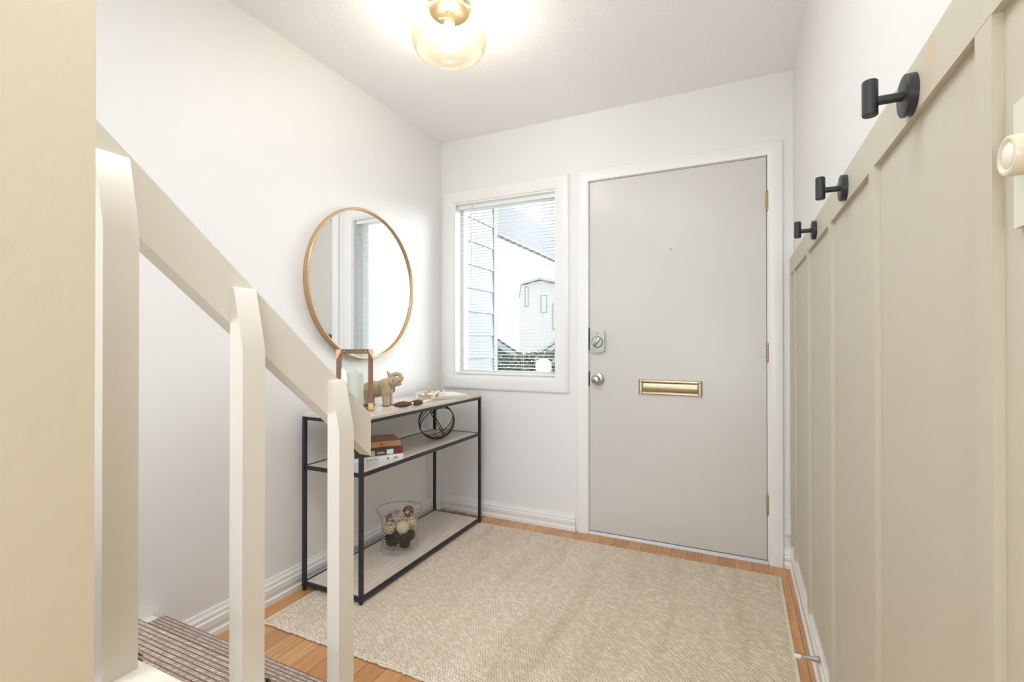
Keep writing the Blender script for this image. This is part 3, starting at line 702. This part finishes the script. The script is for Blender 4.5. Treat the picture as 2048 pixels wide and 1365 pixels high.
prism(hb, hp, (0, .0012, 0)); bmesh.ops.translate(hb, verts=hb.verts[:], vec=(.016, 0, 0)); obj('heart_emblem', hb, M['heart'], c3, True)
obj('cover_mark', bx(.012, .034, .085, .092, .0270, .0273), M['bookwhite'], c3, True)
b4, L4, c4 = book('book', 'white hardcover book lying on the console under the bead garland', (.392, -.330), (.5, .865), .225, .19, .022, TT, M['bookwhite'])
# its page block faces the room: page-coloured front edge
obj('page_edge', bx(-L4+.003, L4-.003, -.0036, -.001, .0026, .0194), M['paper'], b4, True)

# ------------------------------------------------------------------ bead garland over the book
ga = thing('bead_garland', 'looped wooden bead garland with brown tassels on the white book', 'garland', (.32, -.46, TT))
gp = [((834, 797), 2.58), ((832, 792), 2.60), ((835, 787.5), 2.63), ((842, 785.5), 2.66), ((850, 784), 2.69), ((858, 783.5), 2.70), ((866, 784), 2.68), ((873, 787), 2.65), ((876, 791), 2.62), ((870, 792), 2.60), ((860, 791.5), 2.60), ((851, 789.5), 2.62), ((853, 786.5), 2.66), ((862, 781.5), 2.70), ((872, 779.5), 2.70), ((881, 779.5), 2.68), ((887, 783), 2.66), ((888, 788), 2.63), ((882, 790), 2.60), ((880, 785), 2.62), ((875, 783.5), 2.60), ((871, 788), 2.58), ((868, 793), 2.56), ((864, 799), 2.545)]
gpts = [at(u, v, z) for (u, v), z in gp]
# keep every bead above what it lies on
def catmull(P, n):
    out = []
    for i in range(len(P)-1):
        p0, p1, p2, p3 = P[max(i-1, 0)], P[i], P[i+1], P[min(i+2, len(P)-1)]
        for q in range(n):
            t = q/n; out.append(.5*((2*p1)+(-p0+p2)*t+(2*p0-5*p1+4*p2-p3)*t*t+(-p0+3*p1-3*p2+p3)*t**3))
    return out+[P[-1]]
path = catmull(gpts, 14)
sp_, last, beads = .0120, None, []
acc = 0
for i, p in enumerate(path):
    if last is None or (p-last).length >= sp_: beads.append(p); last = p
proto_b = None
for i, p in enumerate(beads):
    p = p.copy(); p.z = max(p.z, TT+.0060)
    m_ = M['beadwood'] if 17 < i < 40 else M['beadwhite']
    bb_ = B(); ball(bb_, p, .0064 if i % 7 else .0074, 2, (1, 1, .92)); obj('bead', bb_, m_, ga, smooth=True)
obj('string', tube(B(), [Vector((p.x, p.y, max(p.z, TT+.006))) for p in beads], .0011, 5), M['cord'], ga)
def tassel(pa, pb, knot):
    pa, pb = Vector(pa), Vector(pb); d = pb-pa; tb = B(); P, Q = frame_of(d)
    for q in range(170):
        t = random.uniform(0, 1); a = random.uniform(0, 2*PI); rr2 = .0155*math.sin(PI*(.12+.80*t))**.8
        p = pa+d*t+(P*math.cos(a)*rr2+Q*math.sin(a)*rr2*.8); p.z = max(p.z, TT+.0036)
        ball(tb, p, random.uniform(.0026, .0038), 1)
    tube(tb, [pa, pa+d*.5, pb], [.006, .0095, .005], 8)
    o = obj('tassel', tb, M['jute'], ga, smooth=True)
    kb = B(); tube(kb, [knot, (Vector(knot)+pa)/2+Vector((0, 0, .004)), pa-d*.06, pa+d*.05], [.0035, .004, .006, .006], 10)
    obj('tie', kb, M['cord'], o, smooth=True)
pz = TT+.0150
def onz(u, v, z):
    a = at(u, v, 1.0)-CAM; return CAM+a*((z-CAM.z)/a.z)
tassel(onz(845, 805, pz), onz(821, 806.5, pz), onz(862, 801, TT+.008))
tassel(onz(822, 808, pz), onz(788, 811, pz), onz(836, 800, TT+.008))

# ------------------------------------------------------------------ wire orb
oc = Vector((.248, -.425, SM+.1040)); OR = .1015
ob = thing('wire_orb', 'black wire sphere ornament of crossed rings on the middle shelf', 'ornament', (oc.x, oc.y, SM))
vd = (oc-CAM).normalized(); rt = vd.cross(Vector((0, 0, 1))).normalized(); up = rt.cross(vd)
A_ = (rt*.85+up*.53).normalized(); N0 = vd
def ring(nrm, r):
    P, Q = frame_of(nrm); return tube(B(), [oc+(P*math.cos(2*PI*q/72)+Q*math.sin(2*PI*q/72))*r for q in range(72)], .0023, 8, True)
for d_g, r in ((-52, OR), (-36, OR-.002), (-22, OR-.001), (-9, OR), (12, OR-.001), (24, OR)): obj('ring', ring(Matrix.Rotation(math.radians(d_g), 3, A_) @ N0, r), M['black'], ob, smooth=True)
Bd = (rt*.50-up*.87).normalized(); nb = Bd.cross(vd).normalized()
for d_g in (-3.5, 3): obj('ring', ring(Matrix.Rotation(math.radians(d_g), 3, Bd) @ nb, OR), M['black'], ob, smooth=True)

# ------------------------------------------------------------------ glass vase with cones and balls
VX, VY = .214, -.712
va = thing('glass_vase', 'flared clear glass vase of pinecones on the bottom shelf', 'vase', (VX, VY, SB))
vp = [(0, .0005), (.096, .0005), (.101, .006), (.100, .016), (.092, .022), (.0905, .060), (.0915, .110), (.096, .155), (.106, .185), (.116, .204), (.118, .2075), (.1165, .2085), (.1125, .204), (.1025, .186), (.0925, .155), (.088, .110), (.087, .060), (.087, .024), (0, .020)]
obj('glass', lathe(B(), vp, 72, (VX, VY, SB)), M['vaseglass'], va, smooth=True)
rim = [(.1180+.0016*math.cos(2*PI*q/8), .2075+.0016*math.sin(2*PI*q/8)) for q in range(8)]
k = NT('green_glass_edge'); k.col((.16, .20, .19)); k.b.inputs['Roughness'].default_value = .08; k.b.inputs['Coat Weight'].default_value = 1; M['edge'] = k.m
obj('rim', lathe(B(), rim, 72, (VX, VY, SB), 'z', True), M['edge'], va, smooth=True)
vr = Vector((.785, .62, 0)); vf = Vector((-.62, .785, 0))
def vpos(r, f, z): p = Vector((VX, VY, SB+z))+vr*r+vf*f; return p
def cone_mesh(name, hgt, rad):
    cb_ = B(); tube(cb_, [(0, 0, 0), (0, 0, hgt*.5), (0, 0, hgt*.95)], [rad*.42, rad*.46, rad*.12], 10)
    N = 96
    for i in range(N):
        t = (i+.5)/N; a = i*2.39996; z = hgt*(.02+.95*t); rr2 = rad*math.sin(PI*(.18+.78*t))**.7
        d = Vector((math.cos(a), math.sin(a), 0)); tilt = .15+.9*t
        mx = Matrix.Rotation(a, 3, 'Z') @ Matrix.Rotation(-tilt*.6, 3, 'Y')
        ball(cb_, d*rr2*.68+Vector((0, 0, z)), 1, 1, (rad*.33, rad*.20, rad*.070), mx)
    return cb_
pc = thing('pinecone', 'tall dark pinecone standing at the left inside the glass vase', 'pinecone', vpos(-.036, -.002, .0225), 0, 'pinecones in the glass vase')
obj('scales', cone_mesh('scales', .084, .043), M['cone'], pc, True, True)
dup(pc, vpos(.024, -.040, .0225), 1.1, 'small dark pinecone standing low at the right front of the vase', .80)
dup(pc, vpos(.052, .008, .045), None, 'dark pinecone leaning at the upper right of the vase', .62, (.35, .25, .4))
BG = 'decorative balls in the glass vase'
def dball(label, p, r, kind):
    o = thing('decorative_ball', label, 'ball', p, 0, BG)
    if kind == 'smooth': obj('ball', ball(B(), (0, 0, 0), r, 4), M['cream'], o, True, True)
    elif kind == 'ribbed':
        bm_ = B(); bmesh.ops.create_uvsphere(bm_, u_segments=96, v_segments=32, radius=r)
        for v in bm_.verts:
            a = math.atan2(v.co.y, v.co.x); s = 1+.045*math.cos(14*a)*max(0, 1-(v.co.z/r)**2)**.5; v.co.x *= s; v.co.y *= s
        q = obj('ball', bm_, M['cream'], o, True, True); q.rotation_euler = (.7, .3, 0)
        rb_ = B()
        for j in range(14):
            a = (j+.5)*2*PI/14; tube(rb_, [(math.cos(a)*math.cos(e)*r*.968, math.sin(a)*math.cos(e)*r*.968, math.sin(e)*r*.985) for e in [(-1+2*i/12)*1.45 for i in range(13)]], .0016, 5)
        obj('rib_seam', rb_, M['jute'], q, True, True)
    elif kind == 'speckled': obj('ball', ball(B(), (0, 0, 0), r, 4), M['speckle'], o, True, True)
    else:
        q = obj('ball', ball(B(), (0, 0, 0), r*.93, 3), M['cream'], o, True, True); st_ = B(); rnd = random.Random(3)
        for j in range(16):
            nn = Vector((rnd.uniform(-1, 1), rnd.uniform(-1, 1), rnd.uniform(-1, 1))).normalized(); P, Q = frame_of(nn)
            tube(st_, [(P*math.cos(2*PI*i/30)+Q*math.sin(2*PI*i/30))*r*.97 for i in range(30)], .0018, 5, True)
        obj('vine_strand', st_, M['jute'], q, True, True)
    return o
dball('ribbed cream ball on top of the vase filling', vpos(-.008, .004, .170), .0325, 'ribbed')
dball('smooth cream ball at the front of the vase', vpos(.015, -.032, .122), .0325, 'smooth')
dball('speckled seed ball at the left side of the vase', vpos(-.052, -.018, .119), .0320, 'speckled')
dball('speckled seed ball at the right side of the vase', vpos(.056, .014, .127), .0290, 'speckled')
dball('vine wrapped ball at the back right of the vase', vpos(.044, .044, .175), .0280, 'woven')
dball('vine wrapped ball at the back left of the vase', vpos(-.044, .046, .142), .0260, 'woven')

# ------------------------------------------------------------------ outside the window
gd = struct(obj('ground', bx(-40, 30, .2, 60, -.35, -.2), M['ground']))
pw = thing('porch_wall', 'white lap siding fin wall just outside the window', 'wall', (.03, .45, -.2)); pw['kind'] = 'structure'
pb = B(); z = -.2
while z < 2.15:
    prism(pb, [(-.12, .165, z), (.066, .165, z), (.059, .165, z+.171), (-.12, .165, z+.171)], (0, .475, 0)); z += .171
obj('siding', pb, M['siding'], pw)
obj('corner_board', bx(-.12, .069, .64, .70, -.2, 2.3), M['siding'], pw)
pbm = thing('porch_beam', 'grey porch beam running outward above the window', 'beam', (-.5, 2.4, 2.3)); pbm['kind'] = 'structure'
obj('beam', bx(-.56, -.5, .72, 7.5, 2.29, 2.66), M['fascia'], pbm); obj('beam_trim', bx(-.56, -.492, .72, 7.5, 2.27, 2.29), M['siding'], pbm)
# hedge: leafy mass of many small blades
hd = thing('hedge', 'clipped green hedge outside the window', 'hedge', (-1.3, 3.4, -.2))
hb = B(); rnd = random.Random(5); h0 = at(960, 720, 6.0); h1 = at(1180, 720, 6.0); hv = (h1-h0); hv.z = 0; hn = Vector((-hv.y, hv.x, 0)).normalized()
for i in range(5200):
    p = h0+hv*rnd.random()+hn*rnd.uniform(0, .6); p.z = -.2+rnd.random()**.6*1.17+.03*math.sin(9*p.x)
    s = rnd.uniform(.02, .045); a, b = Vector((rnd.uniform(-1, 1), rnd.uniform(-1, 1), rnd.uniform(-1, 1))).normalized(), Vector((rnd.uniform(-1, 1), rnd.uniform(-1, 1), rnd.uniform(-1, 1))).normalized()
    hb.faces.new([hb.verts.new(q) for q in (p-a*s, p+b*s*.45, p+a*s, p-b*s*.45)])
obj('foliage', hb, M['leaf'], hd)
ys_p = at(1087, 733, 4.6)
yd = thing('yard_sign', 'small pale octagonal sign on a stake before the hedge', 'sign', (ys_p.x, ys_p.y, -.2))
fwd = Vector((-math.sin(YAW), math.cos(YAW), 0)); rgt = Vector((math.cos(YAW), math.sin(YAW), 0))
obj('sign_panel', prism(B(), [ys_p+rgt*.083*math.cos(PI/8+q*PI/4)+Vector((0, 0, .083*math.sin(PI/8+q*PI/4))) for q in range(8)], fwd*.008), M['housewhite'], yd)
obj('stake', tube(B(), [(ys_p.x, ys_p.y, -.2), (ys_p.x, ys_p.y, ys_p.z-.07)], .008, 8), M['siding'], yd)
# house across the street
hz = 24.0
hp0 = at(1043, 687, hz)
hs = thing('neighbour_house', 'pale gabled house across the street seen through the blind', 'house', (hp0.x, hp0.y, -.2), YAW)
obj('house_walls', prism(B(), [(0, 0, 0), (5.6, 0, 0), (5.6, 0, 3.55), (.9, 0, 4.45), (0, 0, 4.2)], (0, 7, 0)), M['housewhite'], hs, True)
obj('house_roof', prism(B(), [(-.04, -.3, 4.24), (.9, -.3, 4.50), (6.1, -.3, 3.45), (6.1, -.3, 3.56), (.9, -.3, 4.61), (-.04, -.3, 4.35)], (0, 7.6, 0)), M['roof'], hs, True)
for x, z0, w_, h_ in ((.16, 3.15, .2, 1.0), (.95, 2.85, .32, .88), (1.55, 2.0, .8, 1.3)):
    f_ = obj('house_window', bx(x, x+w_, -.04, .02, z0, z0+h_), mat('house_frame_paint', (.5, .5, .5), .6), hs, True); obj('window_pane', bx(x+.05, x+w_-.05, -.06, -.03, z0+.05, z0+h_-.05), M['housewhite'], f_, True)
# two parked cars behind the hedge
def car(label, p, a):
    r = thing('car', label, 'car', p, a, 'parked cars beyond the hedge')
    prof = [(-2.1, .30), (-2.15, .70), (-1.9, .88), (-1.55, .95), (-1.0, 1.40), (-.2, 1.46), (.45, 1.40), (1.1, .98), (1.9, .88), (2.15, .66), (2.1, .30)]
    obj('car_body', prism(B(), [(x, -.85, z) for x, z in prof], (0, 1.7, 0)), M['carpaint'], r, True, bevel=.05)
    obj('car_window', prism(B(), [(-1.35, -.862, .98), (-.92, -.862, 1.34), (.38, -.862, 1.34), (.92, -.862, .98)], (0, 1.724, 0)), M['carglass'], r, True)
    obj('windshield', prism(B(), [(.50, -.72, 1.385), (1.06, -.72, 1.02), (1.075, -.72, 1.03), (.52, -.72, 1.40)], (0, 1.44, 0)), M['carglass'], r, True)
    for x in (-1.35, 1.35):
        for y in (-.80, .80): obj('wheel', lathe(B(), [(0, -.1), (.30, -.1), (.33, -.06), (.33, .06), (.30, .1), (0, .1)], 24, (x, y, .33), 'y'), M['tyre'], r, True)
    return r
c0 = at(945, 690, 9.5); c1 = at(1150, 690, 13.5)
car('silver car partly hidden behind the porch wall', (c0.x, c0.y, -.2), YAW)
car('silver car at the right behind the hedge', (c1.x, c1.y, -.2), YAW+PI)
